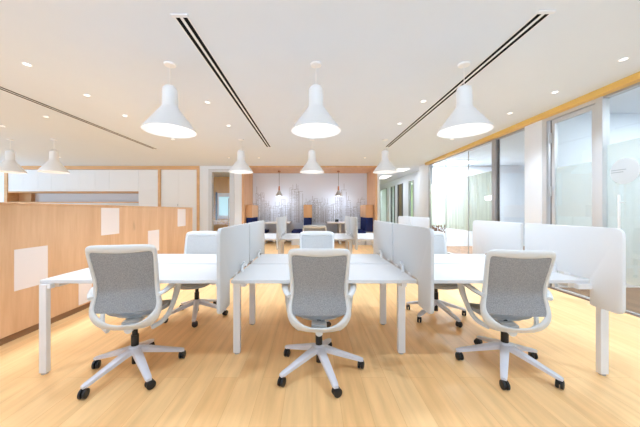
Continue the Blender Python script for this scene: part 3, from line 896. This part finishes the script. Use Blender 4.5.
# ------------------------------------------------------------------ booth niche: mural, booths, tables, cone lamps
mu = empty('wall_mural', (-.1, 11.2, 0), 'grey line-drawn city skyline mural on the niche back wall', 'mural')
MB().box(NX0 + .002, NX1 - .002, 11.19, 11.22, .02, 2.88).build('mural_panel', M['mural'], mu)
ink = MB(); rnd = random.Random(11)
def ln(x0, x1, z0, z1): ink.box(x0, x1, 11.186, 11.192, z0, z1)
x = NX0 + .02
peaks = [(-2.45, -2.12, 2.0), (-1.0, -.55, 2.25), (.9, 1.3, 2.1), (.2, .55, 1.75)]
while x < NX1 - .1:
    w_ = rnd.uniform(.10, .24)
    if x + w_ > NX1 - .03: break
    top = rnd.uniform(1.30, 1.85)
    for a, b_, hh in peaks:
        if a <= x < b_: top = hh + rnd.uniform(-.25, .1)
    th = rnd.choice((.008, .010, .014))
    ln(x, x + th, .8, top); ln(x + w_ - th, x + w_, .8, top - rnd.uniform(0, .1)); ln(x, x + w_, top - .012, top)
    if rnd.random() < .5:
        c = x + w_ * rnd.uniform(.3, .7); ln(c - .006, c + .006, top, top + rnd.uniform(.08, .3))
    style = rnd.random()
    z = .86
    while z < top - .05:
        if style < .45:
            k = x + .02
            while k < x + w_ - .03:
                if rnd.random() < .7: ln(k, k + rnd.uniform(.008, .02), z, z + rnd.uniform(.015, .05))
                k += .042
            z += .062
        elif style < .75:
            ln(x + .015, x + w_ - rnd.uniform(.015, .08), z, z + .009); z += rnd.uniform(.05, .11)
        else:
            break
    if style >= .75:
        for q in range(rnd.randint(1, 3)):
            k = x + w_ * (q + 1) / 4; ln(k, k + .008, .8, top - rnd.uniform(.05, .3))
    x += w_ * rnd.uniform(.35, .85)
ink.build('skyline_drawing', M['ink'], mu)

def booth(x0, x1, sides, label):
    o = empty('booth_bench', ((x0 + x1) / 2, 10.5, 0), label, 'bench', 'navy and oak booth benches')
    MB().box(x0, x1, 9.98, 11.12, 1.04, 1.525, .01).build('oak_back', M['oak_deep'], o)
    MB().box(x0 + .01, x1 - .01, 9.99, 11.11, .50, 1.04, .02).build('back_cushion', M['navy'], o)
    MB().box(x0 + .02, x1 - .02, 10.0, 11.1, 0, .5).build('plinth', M['white'], o)
    for s in sides:
        a, b_ = (x1 - .02, x1 + .46) if s > 0 else (x0 - .46, x0 + .02)
        MB().box(a, b_, 10.0, 11.1, .40, .54, .03).build('seat', M['navy'], o, smooth=True)
        MB().box(a + .03 * (s > 0), b_ - .03, 10.03, 11.1, 0, .40).build('seat_base', M['white'], o)
booth(-2.49, -2.26, (1,), 'oak-topped navy booth bench against the left jamb of the niche')
booth(-.32, .0, (-1, 1), 'oak-topped navy double booth bench in the middle of the niche')
booth(2.02, 2.31, (-1,), 'oak-topped navy booth bench against the right jamb of the niche')
for x0, x1, lx, lab in ((-1.80, -.86, -1.33, 'white booth table in the niche, left of the middle bench'), (.60, 1.55, 1.1, 'white booth table in the niche, right of the middle bench')):
    o = empty('booth_table', ((x0 + x1) / 2, 10.6, 0), lab, 'table', 'white booth tables')
    MB().box(x0, x1, 10.05, 11.15, .80, .85, .006).build('table_top', M['white'], o)
    MB().box(lx - .04, lx + .04, 10.3, 11.1, 0, .80).build('panel_leg', M['white'], o)
pk = empty('small_box', (1.0, 10.6, .85), 'small black block standing on the right booth table', 'box')
MB().box(.92, 1.06, 10.56, 10.64, .852, .95, .008).build('casing', M['black'], pk)
MB().box(.915, 1.065, 10.555, 10.645, .94, .955, .003).build('lid', M['black'], pk)
for u, lab in ((279.2, 'grey cone pendant with wooden neck, left one in the niche'), (338.5, 'grey cone pendant with wooden neck, right one in the niche')):
    x, y = at(u, Y=10.5)[0], 10.5
    o = empty('cone_lamp', (x, y, 1.85), lab, 'lamp', 'grey cone pendants in the niche')
    MB().lathe([(.14, 1.88), (.142, 1.89), (.05, 2.07), (.03, 2.12), (.022, 2.12), (.042, 2.06), (.13, 1.885)], x, y, 32).build('lamp_shade', M['grey_shade'], o, smooth=True)
    MB().lathe([(.0, 2.11), (.034, 2.11), (.026, 2.27), (.0, 2.28)], x, y, 20).build('neck', M['copper'], o, smooth=True)
    MB().cyl((x, y, 2.27), (x, y, 2.87), .006, seg=8).build('cord', M['black'], o)
    MB().lathe([(0, 2.83), (.055, 2.83), (.055, 2.883), (0, 2.883)], x, y, 20).build('canopy', M['copper'], o)
    MB().sphere((x, y, 1.93), .05).build('bulb', M['glow'], o, smooth=True)
    ld = bpy.data.lights.new('cone_light', 'POINT'); ld.energy = 17; ld.shadow_soft_size = .12; ld.color = (.82, .93, 1.08)
    l = bpy.data.objects.new('cone_light', ld); COL.objects.link(l); l.parent = o; l.location = (0, 0, -.02)

# ------------------------------------------------------------------ dried stems in a pot by the glass wall
px, py = at(438, Y=7.9)[0], 7.9
o = empty('dried_plant', (px, py, 0), 'bunch of brown dried stems standing by the glass wall', 'plant')
MB().lathe([(0, 0), (.10, 0), (.13, .04), (.14, .40), (.10, .48), (.095, .48), (.12, .38), (0, .36)], px, py, 28).build('pot', M['ceramic'], o, smooth=True)
st = MB(); rnd = random.Random(3)
for k in range(26):
    a = rnd.uniform(0, 2 * PI); r = rnd.uniform(.06, .20); hz = rnd.uniform(.66, .86)
    p1 = (px + math.cos(a) * r, py + math.sin(a) * r, hz)
    pm = (px + math.cos(a) * r * .4, py + math.sin(a) * r * .4, hz * .75)
    st.tube([(px, py, .37), pm, p1], [.008, .008, .006], 6)
    st.sphere(p1, .016, 1, 1, 2.2)
st.build('stems', M['twig'], o)

# ------------------------------------------------------------------ daylight and view
W_UPFILL, W_SKY = 3.5, 1.2
wd = bpy.data.worlds.new('daylight'); SC.world = wd; wd.use_nodes = True
bg = wd.node_tree.nodes['Background']
wn = wd.node_tree.nodes; wl = wd.node_tree.links
tcw = wn.new('ShaderNodeTexCoord'); sx = wn.new('ShaderNodeSeparateXYZ'); wl.new(tcw.outputs['Generated'], sx.inputs[0])
rg = wn.new('ShaderNodeMapRange'); rg.inputs[1].default_value = -.08; rg.inputs[2].default_value = .05
rg.inputs[3].default_value = W_UPFILL; rg.inputs[4].default_value = W_SKY
wl.new(sx.outputs['Z'], rg.inputs[0]); wl.new(rg.outputs[0], bg.inputs['Strength'])     # lower half brighter than the sky, an added fill to lift the ceiling
bg.inputs['Color'].default_value = (.735, .91, 1.17, 1)
SC.view_settings.view_transform = 'Standard'
SC.view_settings.look = 'None'
SC.view_settings.exposure = 0.2
SC.view_settings.gamma = 1.0
SC.view_settings.use_curve_mapping = False
SC.cycles.max_bounces = 10
SC.cycles.diffuse_bounces = 6
SC.cycles.transparent_max_bounces = 16
SC.cycles.use_denoising = True
